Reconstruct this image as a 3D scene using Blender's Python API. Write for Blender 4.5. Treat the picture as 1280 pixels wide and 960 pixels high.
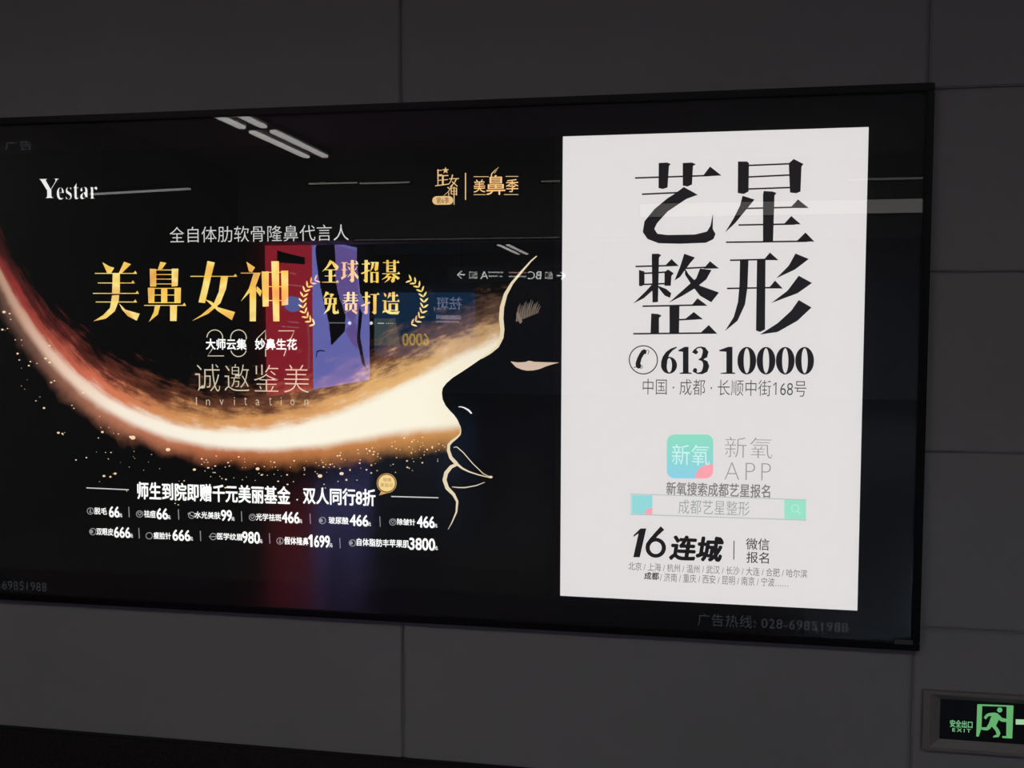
import bpy, bmesh, math, random
from mathutils import Vector, Matrix
from mathutils.geometry import tessellate_polygon

for o in list(bpy.data.objects):
    bpy.data.objects.remove(o)
SC = bpy.context.scene
COL = SC.collection
RND = random.Random(7)

# ------------------------------------------------------------------ camera, world, exposure
F_PX = 1214.98
YAW, PITCH, ROLL = -0.1715, -0.0573, 0.0029
ZOFF = 0.64                                  # underside of the lightbox above the floor
CAM = Vector((-0.6841, -2.8915, 0.9182 + ZOFF))
_f = Vector((math.sin(YAW)*math.cos(PITCH), math.cos(YAW)*math.cos(PITCH), math.sin(PITCH)))
_r0 = Vector((math.cos(YAW), -math.sin(YAW), 0)); _u0 = _r0.cross(_f)
_r = _r0*math.cos(ROLL) + _u0*math.sin(ROLL); _u = -_r0*math.sin(ROLL) + _u0*math.cos(ROLL)
cd = bpy.data.cameras.new('camera'); cam = bpy.data.objects.new('camera', cd); COL.objects.link(cam)
m = Matrix((_r, _u, -_f)).transposed().to_4x4(); m.translation = CAM
cam.matrix_world = m
cd.sensor_fit = 'HORIZONTAL'; cd.sensor_width = 36.0; cd.lens = F_PX/1280*36.0
cd.clip_start = 0.05; cd.clip_end = 200
SC.camera = cam
W = bpy.data.worlds.new('world'); SC.world = W; W.use_nodes = True
W.node_tree.nodes['Background'].inputs[0].default_value = (0.9, 0.95, 1.0, 1)
W.node_tree.nodes['Background'].inputs[1].default_value = 0.006
vs = SC.view_settings
vs.view_transform = 'Standard'; vs.look = 'None'; vs.exposure = 0.0; vs.gamma = 1.0
vs.use_curve_mapping = False
OVERHEAD = 11.6                               # radiance of the added fill panels that brighten the front wall
COOL = 30.0                                  # radiance of the added fill panels hidden beyond the beam
TUBE = 2.8                                   # radiance of the tube lamps further off
CEIL = 3.3

# ------------------------------------------------------------------ photo measurement -> place
def ray(px, py):
    return (_f*F_PX + _r*(px-640) - _u*(py-480)).normalized()
def onY(px, py, Y=0.0):
    d = ray(px, py); return CAM + d*((Y-CAM.y)/d.y)
def onZ(px, py, Z):
    d = ray(px, py); return CAM + d*((Z-CAM.z)/d.z)
def onX(px, py, X):
    d = ray(px, py); return CAM + d*((X-CAM.x)/d.x)
def mir(p): return Vector((p.x, -p.y, p.z))  # what the glass (plane y = 0) mirrors
def proj(p):
    d = p-CAM; z = d.dot(_f); return 640+F_PX*d.dot(_r)/z, 480-F_PX*d.dot(_u)/z

# ------------------------------------------------------------------ materials
def lin(c): return c/12.92 if c <= 0.04045 else ((c+0.055)/1.055)**2.4
def rgb(r, g, b, k=1.0): return (lin(r/255)*k, lin(g/255)*k, lin(b/255)*k, 1)
MATS = {}
def mat(name, base, rough=0.6, metal=0.0, emit=None, es=1.0, spec=0.5):
    if name in MATS: return MATS[name]
    M = bpy.data.materials.new(name); M.use_nodes = True
    b = M.node_tree.nodes['Principled BSDF']
    b.inputs['Base Color'].default_value = base
    b.inputs['Roughness'].default_value = rough; b.inputs['Metallic'].default_value = metal
    b.inputs['Specular IOR Level'].default_value = spec
    if emit:
        b.inputs['Emission Color'].default_value = emit; b.inputs['Emission Strength'].default_value = es
    MATS[name] = M; return M
def ink(name, r, g, b, k=1.09):              # print on backlit film behind glass
    c = rgb(r, g, b); return mat(name, (c[0]*.3+.003, c[1]*.3+.003, c[2]*.3+.003, 1), .7, emit=c, es=k, spec=0.1)
class NT:
    def __init__(s, M): s.t = M.node_tree; s.n = s.t.nodes; s.l = s.t.links
    def node(s, typ, **kw):
        x = s.n.new(typ)
        for k, v in kw.items(): setattr(x, k, v)
        return x
    def set(s, sock, v):
        if isinstance(v, bpy.types.NodeSocket): s.l.new(v, sock)
        else: sock.default_value = v
    def math(s, op, a, b=0.0, c=0.0, clamp=False):
        x = s.node('ShaderNodeMath', operation=op); x.use_clamp = clamp
        s.set(x.inputs[0], a); s.set(x.inputs[1], b); s.set(x.inputs[2], c); return x.outputs[0]
    def ramp(s, fac, stops, interp='LINEAR'):
        x = s.node('ShaderNodeValToRGB'); cr = x.color_ramp; cr.interpolation = interp
        while len(cr.elements) < len(stops): cr.elements.new(0.5)
        for e, (p, c) in zip(cr.elements, stops): e.position = p; e.color = c
        s.set(x.inputs[0], fac); return x.outputs[0]
    def mix(s, fac, a, b, blend='MIX'):
        x = s.node('ShaderNodeMix', data_type='RGBA', blend_type=blend)
        s.set(x.inputs[0], fac); s.set(x.inputs[6], a); s.set(x.inputs[7], b); return x.outputs[2]
    def noise(s, vec, scale, detail=4, rough=.55):
        x = s.node('ShaderNodeTexNoise'); s.set(x.inputs['Vector'], vec)
        x.inputs['Scale'].default_value = scale; x.inputs['Detail'].default_value = detail
        x.inputs['Roughness'].default_value = rough; return x.outputs[0]

def wall_material():
    M = mat('enamel_panel', rgb(148, 149, 145), .62, spec=.25); t = NT(M); b = t.n['Principled BSDF']
    co = t.node('ShaderNodeTexCoord').outputs['Object']
    n = t.noise(co, 1.7, 5); n2 = t.noise(co, 14, 3)
    c = t.mix(t.math('MULTIPLY_ADD', n2, .35, t.math('MULTIPLY', n, .65)), rgb(138, 140, 137), rgb(156, 156, 152))
    t.l.new(c, b.inputs['Base Color'])
    bp = t.node('ShaderNodeBump'); bp.inputs['Strength'].default_value = .03
    t.l.new(t.noise(co, 260, 2), bp.inputs['Height']); t.l.new(bp.outputs[0], b.inputs['Normal'])
    return M
def granite_material():
    M = mat('dark_granite', rgb(38, 37, 37), .18); t = NT(M); b = t.n['Principled BSDF']
    co = t.node('ShaderNodeTexCoord').outputs['Object']
    t.l.new(t.mix(t.noise(co, 120, 3), rgb(20, 19, 19), rgb(60, 58, 56)), b.inputs['Base Color']); return M
def floor_material():
    M = mat('polished_floor', rgb(70, 68, 66), .22, spec=.1); t = NT(M); b = t.n['Principled BSDF']
    co = t.node('ShaderNodeTexCoord').outputs['Object']
    br = t.node('ShaderNodeTexBrick'); t.l.new(co, br.inputs['Vector']); br.offset = 0
    br.inputs['Scale'].default_value = 1.0; br.inputs['Brick Width'].default_value = .8; br.inputs['Row Height'].default_value = .8
    br.inputs['Mortar Size'].default_value = .003
    br.inputs['Color1'].default_value = rgb(74, 72, 70); br.inputs['Color2'].default_value = rgb(82, 79, 76); br.inputs['Mortar'].default_value = rgb(30, 30, 30)
    t.l.new(t.mix(t.math('MULTIPLY', t.noise(co, 90, 3), .5), br.outputs[0], rgb(50, 49, 48)), b.inputs['Base Color']); return M
def glass_material():
    M = bpy.data.materials.new('clear_glass'); M.use_nodes = True; t = NT(M); t.n.clear()
    out = t.node('ShaderNodeOutputMaterial'); mx = t.node('ShaderNodeMixShader')
    tr = t.node('ShaderNodeBsdfTransparent'); gl = t.node('ShaderNodeBsdfGlossy'); fr = t.node('ShaderNodeFresnel')
    tr.inputs[0].default_value = (.985, .99, .988, 1); gl.inputs['Roughness'].default_value = 0.004
    gl.inputs['Color'].default_value = (1, 1, 1, 1); fr.inputs[0].default_value = 1.52
    t.l.new(fr.outputs[0], mx.inputs[0]); t.l.new(tr.outputs[0], mx.inputs[1]); t.l.new(gl.outputs[0], mx.inputs[2])
    t.l.new(mx.outputs[0], out.inputs[0]); return M
def gold_material():
    M = ink('gold_print', 236, 190, 90); t = NT(M); b = t.n['Principled BSDF']
    co = t.node('ShaderNodeTexCoord').outputs['Object']
    n = t.noise(co, 9, 2)
    c = t.ramp(n, [(.3, rgb(226, 160, 84)), (.45, rgb(244, 200, 92)), (.56, rgb(248, 226, 140)), (.7, rgb(232, 172, 92))])
    t.l.new(c, b.inputs['Emission Color']); return M
def streak_material():
    M = ink('dark_film', 10, 10, 10); t = NT(M); b = t.n['Principled BSDF']
    uv = t.node('ShaderNodeUVMap', uv_map='streak').outputs[0]
    co = t.node('ShaderNodeTexCoord').outputs['Object']
    sx = t.node('ShaderNodeSeparateXYZ'); t.l.new(uv, sx.inputs[0]); s, n = sx.outputs[0], sx.outputs[1]
    big = t.math('SUBTRACT', t.noise(co, 11, 5, .6), .5)
    cv = t.node('ShaderNodeCombineXYZ'); t.l.new(t.math('MULTIPLY', s, 16.0), cv.inputs[0])
    t.l.new(t.math('MULTIPLY_ADD', n, 6.0, t.math('MULTIPLY', s, 5.0)), cv.inputs[1])
    fib = t.math('SUBTRACT', t.noise(cv.outputs[0], 1.3, 6, .68), .5)
    up = t.math('MAXIMUM', n, 0.0); lo = t.math('MAXIMUM', t.math('MULTIPLY', n, -1.0), 0.0)
    wob = t.math('ADD', t.math('MULTIPLY', big, 0.9), t.math('MULTIPLY', fib, 1.5))
    up2 = t.math('MULTIPLY_ADD', t.math('MULTIPLY', wob, up), 1.3, up)
    lo2 = t.math('MULTIPLY_ADD', t.math('MULTIPLY', big, lo), 1.0, lo)
    core = t.ramp(s, [(0, rgb(120, 98, 78)), (.05, rgb(170, 138, 112)), (.12, rgb(206, 160, 138)), (.2, rgb(240, 205, 182)), (.3, rgb(252, 238, 220)), (.55, rgb(255, 249, 232)), (.85, rgb(253, 244, 222)), (1, rgb(240, 226, 200))])
    umid = t.ramp(s, [(0, rgb(70, 30, 26)), (.12, rgb(150, 52, 48)), (.26, rgb(214, 112, 84)), (.42, rgb(214, 150, 92)), (.62, rgb(222, 160, 100)), (.8, rgb(230, 180, 118)), (1, rgb(188, 152, 112))])
    uout = t.ramp(s, [(0, rgb(30, 12, 12)), (.2, rgb(92, 34, 30)), (.4, rgb(98, 54, 36)), (.7, rgb(112, 70, 50)), (1, rgb(90, 66, 50))])
    lmid = t.ramp(s, [(0, rgb(84, 68, 56)), (.15, rgb(120, 84, 70)), (.3, rgb(190, 120, 92)), (.5, rgb(184, 104, 64)), (.8, rgb(206, 140, 76)), (1, rgb(206, 150, 80))])
    cu = t.mix(t.ramp(up2, [(0, (0,)*3+(1,)), (.19, (1,)*3+(1,))], 'EASE'), core, umid)
    cu = t.mix(t.ramp(up2, [(.18, (0,)*3+(1,)), (.52, (1,)*3+(1,))], 'EASE'), cu, uout)
    cu = t.mix(t.ramp(up2, [(.42, (0,)*3+(1,)), (.92, (1,)*3+(1,))], 'EASE'), cu, (0, 0, 0, 1))
    cl = t.mix(t.ramp(lo2, [(0, (0,)*3+(1,)), (.29, (1,)*3+(1,))], 'EASE'), core, lmid)
    cl = t.mix(t.ramp(lo2, [(.2, (0,)*3+(1,)), (.78, (1,)*3+(1,))], 'EASE'), cl, (0, 0, 0, 1))
    c = t.mix(t.math('GREATER_THAN', n, 0.0), cl, cu)
    c = t.mix(1.0, c, rgb(9, 9, 9), 'ADD')
    t.l.new(c, b.inputs['Emission Color']); return M

M_WALL = wall_material(); M_GRAN = granite_material(); M_FLOOR = floor_material(); M_GLASS = glass_material()
M_GAP = mat('joint_shadow', rgb(26, 26, 26), .8)
M_CEIL = mat('ceiling_panel', rgb(150, 150, 150), .7)
M_HALL = mat('hall_wall', rgb(176, 180, 184), .5)
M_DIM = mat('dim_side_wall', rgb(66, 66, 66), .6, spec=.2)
M_FRAME = mat('black_frame', rgb(7, 7, 8), .45, spec=.25)
M_MASK = mat('black_mask', rgb(9, 9, 10), .6)
M_METAL = mat('brushed_metal', rgb(128, 128, 126), .4, .8)
M_GOLD = gold_material(); M_FILM = streak_material()
M_WHITEFILM = ink('white_film', 219, 215, 214)
M_BLACK = ink('black_print', 30, 28, 30)
M_WHITE = ink('white_print', 238, 238, 236)
M_SOFTWHITE = ink('soft_white_print', 206, 206, 204)
M_CREAM = ink('cream_print', 226, 208, 176)
M_FACE = ink('face_print', 9, 9, 11)

# ------------------------------------------------------------------ building helpers
ROOT = {}
def link(name, me, material, parent=None):
    o = bpy.data.objects.new(name, me); COL.objects.link(o)
    if material is not None: me.materials.append(material)
    if parent is not None:
        o.parent = parent; r = ROOT[parent.name]; ROOT[o.name] = r
        me.transform(Matrix.Translation(-r))
    else: ROOT[o.name] = Vector((0, 0, 0))
    return o
def build(name, bm, material, parent=None, smooth=False):
    me = bpy.data.meshes.new(name); bm.to_mesh(me); bm.free()
    if smooth:
        for p in me.polygons: p.use_smooth = True
    return link(name, me, material, parent)
def thing(name, label, cat, loc, group=None):
    o = bpy.data.objects.new(name, None); COL.objects.link(o); o.location = loc; o.empty_display_size = .1
    o['label'] = label; o['category'] = cat
    if group: o['group'] = group
    ROOT[o.name] = Vector(loc); return o
def struct(o): o['kind'] = 'structure'; return o
def box(bm, x0, x1, y0, y1, z0, z1, bev=0.0):
    r = bmesh.ops.create_cube(bm, size=1.0); vs_ = r['verts']
    for v in vs_:
        v.co = Vector((x0+(v.co.x+.5)*(x1-x0), y0+(v.co.y+.5)*(y1-y0), z0+(v.co.z+.5)*(z1-z0)))
    if bev:
        es = list({e for v in vs_ for e in v.link_edges})
        bmesh.ops.bevel(bm, geom=es, offset=bev, segments=2, affect='EDGES', clamp_overlap=True)
def boxes(name, lst, material, parent=None, bev=0.0):
    bm = bmesh.new()
    for b in lst: box(bm, *b, bev)
    return build(name, bm, material, parent)
def poly(bm, pts):
    """a flat outline of 3-D points, any shape"""
    tri = tessellate_polygon([pts]); vv = [bm.verts.new(p) for p in pts]
    for a in tri:
        try: bm.faces.new([vv[i] for i in a])
        except ValueError: pass
class Sheet:
    """flat marks on one plane, from measured outlines"""
    def __init__(s, plane, ox=0, oy=0, sc=1.0): s.bm = bmesh.new(); s.P = plane; s.at(ox, oy, sc)
    def at(s, ox=0, oy=0, sc=1.0): s.ox, s.oy, s.sc = ox, oy, sc; return s
    def p(s, x, y): return s.P(s.ox+x/s.sc, s.oy+y/s.sc)
    def poly(s, pts): poly(s.bm, [s.p(*q) for q in pts]); return s
    def line(s, pts, w, w1=None, ends=None):
        n = len(pts); L, Rr = [], []
        for i, (x, y) in enumerate(pts):
            a = pts[max(i-1, 0)]; b = pts[min(i+1, n-1)]; dx, dy = b[0]-a[0], b[1]-a[1]; l = math.hypot(dx, dy) or 1
            if isinstance(w, (list, tuple)): ww = w[i]/2
            else: ww = (w + ((w1 if w1 is not None else w)-w)*i/max(n-1, 1))/2
            L.append((x-dy/l*ww, y+dx/l*ww)); Rr.append((x+dy/l*ww, y-dx/l*ww))
        for i in range(n-1): s.poly([L[i], L[i+1], Rr[i+1], Rr[i]])
        return s
    def h(s, x0, y, x1, y1=None, t=2.0, tri=0.0):   # thin horizontal stroke with a serif triangle
        y1 = y if y1 is None else y1
        s.line([(x0, y), (x1, y1)], t)
        if tri: s.poly([(x1-tri*1.5, y1+t/2), (x1-tri*.55, y1-tri), (x1+tri*.12, y1+t/2)])
        return s
    def disc(s, x, y, r, r2=None, n=24, a0=0.0):
        r2 = r2 or r; return s.poly([(x+r*math.cos(a0+k*2*math.pi/n), y+r2*math.sin(a0+k*2*math.pi/n)) for k in range(n)])
    def ring(s, x, y, r, w, n=36, a0=0, a1=2*math.pi):
        return s.line([(x+r*math.cos(a0+(a1-a0)*k/n), y+r*math.sin(a0+(a1-a0)*k/n)) for k in range(n+1)], w)
    def build(s, name, material, parent): return build(name, s.bm, material, parent)
_glyph = {}
def glyph_mesh(text, offset=0.0, space=1.0):
    c = bpy.data.curves.new('t', 'FONT'); c.body = text; c.size = 1; c.offset = offset; c.space_character = space
    c.resolution_u = 4
    o = bpy.data.objects.new('t', c); COL.objects.link(o); bpy.context.view_layer.update()
    me = bpy.data.meshes.new_from_object(o.evaluated_get(bpy.context.evaluated_depsgraph_get()))
    bpy.data.objects.remove(o); bpy.data.curves.remove(c); return me
def put_text(sh, text, x0, x1, y0, y1, offset=0.0, shear=0.0, space=1.0, flip=False):
    """set the words into the box x0..x1, y0..y1 measured at the middle of the line (the plane gives the slope)"""
    me = glyph_mesh(text, min(offset, 0.0), space)
    for v in me.vertices: v.co.x += shear*v.co.y
    xs = [v.co.x for v in me.vertices]; ys = [v.co.y for v in me.vertices]
    a, b, c, d = min(xs), max(xs), min(ys), max(ys)
    xm, ym = (x0+x1)/2, (y0+y1)/2
    T, B = sh.p(xm, y0), sh.p(xm, y1); Mx = sh.p(xm, ym)
    L, Rr = sh.p(x0, ym), sh.p(x1, ym)
    ax = 'x' if abs(L.x-Rr.x) > abs(L.y-Rr.y) else 'y'
    rad = max(offset, 0.0)*abs(T.z-B.z)/(d-c)            # bold faces: the print is set several times, slightly shifted
    shifts = [(0, 0)] if rad == 0 else [(rad*math.cos(k*math.pi/3), rad*math.sin(k*math.pi/3)) for k in range(6)]
    for sx, sz in shifts:
        vv = []
        for v in me.vertices:
            u = (v.co.x-a)/(b-a); w = (v.co.y-c)/(d-c)
            if flip: u = 1-u
            q = Mx.copy(); setattr(q, ax, getattr(L, ax)+(getattr(Rr, ax)-getattr(L, ax))*u+sx); q.z = B.z+(T.z-B.z)*w+sz
            vv.append(sh.bm.verts.new(q))
        for p in me.polygons:
            try: sh.bm.faces.new([vv[i] for i in p.vertices])
            except ValueError: pass
    bpy.data.meshes.remove(me); return sh

# ------------------------------------------------------------------ the setting
WALL_Y = 0.03
JX = [onY(501.5, 48, WALL_Y).x, onY(1161, 50, WALL_Y).x]; PW = JX[1]-JX[0]
JZ0 = onY(1230, 110.2, WALL_Y).z; JZ3 = onY(1230, 789.5, WALL_Y).z; PH = (JZ0-JZ3)/3
SK = onY(300, 931, WALL_Y).z                      # top of the dark skirting
xs = [JX[0]+PW*k for k in range(-7, 6)]; zs = [SK] + [JZ3+PH*k for k in range(0, 6)]
zs = [z for z in zs if z < CEIL-.1] + [CEIL]
bm = bmesh.new(); box(bm, xs[0], xs[-1], WALL_Y+.012, WALL_Y+.2, 0, CEIL)
G = .0045
for i in range(len(xs)-1):
    for k in range(len(zs)-1):
        if zs[k+1]-zs[k] > .05:
            box(bm, xs[i]+G, xs[i+1]-G, WALL_Y, WALL_Y+.03, zs[k]+(G if k else 0), zs[k+1]-G, .004)
wall = struct(build('wall_front', bm, M_WALL))
bm = bmesh.new(); box(bm, xs[0], xs[-1], WALL_Y-.012, WALL_Y+.03, 0, SK-.001, .004)
struct(build('baseboard_front', bm, M_GRAN))
FAR = -19.8; XR = 7.0
pB = mir(onX(391, 487, 0) if False else onZ(391, 487, 0.72)); XS = pB.x      # plane of the side wall that carries the red and purple displays
XL = -10.4
YE = mir(onX(462, 480, XS)).y-.25                 # the side wall stops here, the hall opens to the left beyond it
struct(boxes('floor', [(XL-.2, XR+.2, FAR-.3, .25, -.12, 0)], M_FLOOR))
struct(boxes('ceiling', [(XL-.2, XR+.2, FAR-.3, .25, CEIL, CEIL+.12)], M_CEIL))
struct(boxes('wall_back', [(XL-.2, XR+.2, FAR-.2, FAR, 0, CEIL)], M_HALL))
struct(boxes('wall_left', [(XS-.4, XS, YE, WALL_Y, 0, CEIL)], M_DIM))
struct(boxes('wall_outer', [(XL-.2, XL, FAR, WALL_Y, 0, CEIL)], M_DIM))
struct(boxes('wall_right', [(XR, XR+.2, FAR, WALL_Y, 0, CEIL)], M_HALL))
BEAM_D = 7.4                                                                # downstand beam across the hall
zb = mir(onY(560, 299, BEAM_D)).z
struct(boxes('trim_1', [(XS, XR, -BEAM_D-.5, -BEAM_D, zb, CEIL)], M_HALL))

# ------------------------------------------------------------------ the lightbox
LX0, LX1, LZ0, LZ1 = -3.09, 0.0, ZOFF, ZOFF+1.6
PY = 0.0085                                                                 # plane of the films
E0 = PY-0.0006; E1 = PY-0.0009; E2 = PY-0.0012
def film(px, py): return onY(px, py, E0)
def film1(px, py): return onY(px, py, E1)
def film2(px, py): return onY(px, py, E2)
LB = thing('advertising_lightbox', 'wide black wall lightbox with a dark poster and a bright white poster behind glass', 'lightbox', ((LX0+LX1)/2, 0.0, LZ0))
lip = .022
bm = bmesh.new()
for b in [(LX0, LX1, LZ0, LZ0+lip), (LX0, LX1, LZ1-lip, LZ1), (LX0, LX0+lip, LZ0+lip, LZ1-lip), (LX1-lip, LX1, LZ0+lip, LZ1-lip)]:
    box(bm, b[0], b[1], -.006, WALL_Y-.0005, b[2], b[3], .0025)
frame = build('frame', bm, M_FRAME, LB); frame['label'] = 'slim black metal frame'
WX0, WX1, WZ0, WZ1 = -1.0356, -0.1706, ZOFF+.1056, ZOFF+1.486
DX0, DX1 = -2.985, onY(692, 450, PY).x
mask = boxes('border_panel', [(LX0+lip*.5, LX1-lip*.5, PY+.0005, WALL_Y-.002, LZ0+lip*.5, LZ1-lip*.5)], M_MASK, LB)
boxes('glass_pane', [(LX0+lip*.6, LX1-lip*.6, 0.0, 0.005, LZ0+lip*.6, LZ1-lip*.6)], M_GLASS, LB)
a = onY(1118, 799, -.006); b = onY(1141, 806, -.006)
bm = bmesh.new(); box(bm, a.x, b.x, -.0085, -.0055, b.z, a.z, .001)
lp = build('lock_plate', bm, mat('lock_metal', rgb(90, 90, 92), .5, .3), frame)
bm = bmesh.new(); box(bm, (a.x+b.x)/2-.004, (a.x+b.x)/2+.004, -.010, -.0085, (a.z+b.z)/2-.004, (a.z+b.z)/2+.004, .001)
# lettering on the border
for w_, x0_, x1_, y0_, y1_ in (('广告热线: 028-69851988', 872, 1060, 771, 787), ('广告', 6, 40, 176, 188), ('69851988', 3, 58, 727, 738)):
    sh = Sheet(film); put_text(sh, w_, x0_, x1_, y0_, y1_, space=1.1)
    sh.build('border_lettering', ink('border_ink', 43, 45, 49), mask)['label'] = 'faint grey lettering on the border'
# ---- dark poster: film with the light streak
XI = [-60, -20, 0, 20, 50, 80, 110, 150, 200, 250, 300, 350, 400, 450, 500, 550, 600, 660]
YC = [230, 300, 345, 384, 429, 462, 489, 514, 535, 547, 551, 549, 541, 528, 511, 497, 482, 462]
WC = [1, 1, 1, 1, 1.5, 2, 2, 2.5, 3, 4, 5, 7, 10, 14, 20, 30, 40, 44]
WU = [18, 22, 26, 32, 42, 52, 58, 62, 68, 74, 78, 80, 82, 86, 92, 90, 80, 68]
WL = [26, 30, 30, 32, 36, 38, 40, 42, 42, 42, 42, 44, 46, 50, 54, 56, 56, 56]
def tab(T, x):
    x = min(max(x, XI[0]), XI[-1]-.01)
    for i in range(len(XI)-1):
        if x < XI[i+1]:
            k = (x-XI[i])/(XI[i+1]-XI[i]); return T[i]+(T[i+1]-T[i])*k
def smooth(T, x): return sum(tab(T, x+d)*w for d, w in ((-24, .15), (-12, .2), (0, .3), (12, .2), (24, .15)))
nx, nz = 250, 170
bm = bmesh.new(); uvl = bm.loops.layers.uv.new('streak'); grid = []; uvs = {}
for i in range(nx+1):
    rowv = []
    for k in range(nz+1):
        p = Vector((DX0+(DX1-DX0)*i/nx, PY, WZ0+(WZ1-WZ0)*k/nz)); v = bm.verts.new(p); px, py = proj(p)
        yc = smooth(YC, px); sl = (smooth(YC, px+6)-smooth(YC, px-6))/12
        d = (yc-py)/math.sqrt(1+sl*sl); wc = smooth(WC, px)
        if px > 652: n = 6.0 if d > 0 else -6.0
        elif d > wc: n = (d-wc)/smooth(WU, px)
        elif d < -wc: n = (d+wc)/smooth(WL, px)
        else: n = 0.0
        uvs[v] = (min(max((px+60)/700, 0), 1), n); rowv.append(v)
    grid.append(rowv)
for i in range(nx):
    for k in range(nz):
        f = bm.faces.new([grid[i][k], grid[i+1][k], grid[i+1][k+1], grid[i][k+1]])
        for l in f.loops: l[uvl].uv = uvs[l.vert]
dark = build('dark_poster', bm, M_FILM, LB); dark['label'] = 'black poster with a golden streak of light'
# face in profile
prof = [(690, 288), (671, 320), (664, 326), (652.5, 339), (640, 354), (632, 368), (627.5, 384), (626.5, 398), (628, 412), (627, 422), (622, 433), (613, 441), (602, 448), (589, 457), (577, 465), (566, 472), (558, 479), (553.5, 485), (552.4, 491), (553.2, 499), (557, 507), (562, 513), (567.5, 518.5), (572, 525), (575, 532), (576, 538), (575, 543), (571, 547), (565, 551.5), (561, 556), (560.5, 563), (563.5, 572), (571, 580), (564, 583.5), (557.5, 591), (555.5, 600), (559, 610), (567.5, 618), (572, 627), (571, 640), (565, 654), (559, 664)]
ENDX = 691.5
sh = Sheet(film); sh.poly([(ENDX, 288)] + prof[1:] + [(559, 690), (ENDX, 690)]); sh.build('face_profile', M_FACE, dark)['label'] = 'dark face in profile'
sh = Sheet(film1)
i0 = 0; seg = prof[0:13]; sh.line([(692 if i == 0 else x, y) for i, (x, y) in enumerate(seg)][1:], [1.2, 1.8, 2.6, 3.4, 4.6, 5.4, 5.6, 5.2, 4.8, 3.6, 2.4, 1.4])
sh.build('profile_line', M_CREAM, dark); sh = Sheet(film1)
sh.line(prof[24:33], [.8, 1.2, 2, 2.6, 3.2, 3.6, 4.0, 4.4, 4.6])
sh.line([(571, 580), (578, 585.5), (586, 589.5), (598, 593.5), (609, 596.2), (614, 597)], [3.2, 2.4, 1.8, 1.4, 1.2, 1.0])
sh.disc(613.5, 596.3, 2.2, 1.6)
sh.line([(567, 559.3), (571, 558.6), (579, 565.5), (590.5, 579), (604, 592), (612, 596)], [.9, 1.3, 1.2, 1.1, 1.0, .9])
sh.line([(572, 580), (564, 583.5), (557.8, 591), (555.6, 600), (559, 610), (567, 618), (571.6, 627), (570.5, 640), (565, 653), (560, 662)], [3.6, 4.4, 5.0, 5.2, 4.8, 4.0, 3.0, 2.2, 1.3, .5])
sh.line([(565, 608.6), (573, 609.4), (581, 609.5), (595, 607), (606, 602.8)], [.8, 1.3, 1.4, 1.2, .7])
sh.build('profile_line', M_CREAM, dark)['label'] = 'cream line drawing of lips and forehead'
sh = Sheet(film1); sh.line([(573, 508.6), (577, 508.6), (581, 510), (586, 513), (589.5, 517)], [.7, 1.3, 1.8, 2.2, 2.0]); sh.build('nostril_line', M_WHITE, dark)
sh = Sheet(film1); sh.poly([(638, 451.7), (647, 453), (656, 452.6), (661.5, 450.8), (668, 452.3), (684, 452.8), (699.0, 453.2), (690, 455.6), (683, 457.8), (674, 461.5), (666.7, 463), (659, 463.4), (652, 462), (645, 459)])
sh.build('closed_eye', ink('tan_print', 206, 182, 162), dark)
sh = Sheet(film1)
for k in range(15):
    x = 647+k*1.9; t0 = 376+6*abs(k-8)/8-2*math.sin(k*1.7); b0 = 402-k*.75
    sh.line([(x-1.4, b0), (x-.6, (t0+b0)/2), (x+1.2+.1*k, t0)], [1.5-.05*k, 1.0, .4])
sh.poly([(645, 392), (648, 390), (653, 402), (650, 405)])
sh.build('eyebrow', ink('brow_print', 128, 112, 98), dark)
# sparkles along the streak
sh = Sheet(film1); R2 = random.Random(3)
def spark(x, y, r): sh.disc(x, y, r*1.15, r*.85, 8, .4)
for x, y, r in [(166, 547, 3.0), (163, 546, 1.6), (210, 562, 2.6), (128, 540, 1.6), (73, 541, 1.6), (78, 542, 1.2), (130, 595, 1.6), (138, 596, 1.3), (144, 592, 1.6), (243, 587, 1.8), (108, 572, 1.0), (95, 575, 1.0), (57, 448, 1.6), (22, 442, 1.4), (36, 457, 1.2), (38, 452, 1), (24, 450, 1.0), (5, 390, 2), (12, 392, 1.2), (64, 478, 1.3), (68, 476, 1.0), (400, 595, 2.6), (427, 592, 2.4), (433, 600, 1.2), (322, 586, 2.2), (3, 412, 1.4), (55, 510, 1.4), (62, 432, 1.2), (62, 453, 1.5), (104, 491, 1.3)]: spark(x, y, r)
for k in range(150):
    x = R2.uniform(250, 560); y = smooth(YC, x)+smooth(WC, x)+R2.triangular(14, 62, 30); spark(x, y, R2.choice([.5, .6, .7, .8, 1.1]))
for k in range(45):
    x = R2.uniform(0, 250); y = smooth(YC, x)+R2.triangular(18, 110, 30); spark(x, y, R2.choice([.4, .5, .6, .8]))
sh.build('sparkle', ink('sparkle_print', 244, 214, 172), dark)['kind'] = 'stuff'
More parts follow.
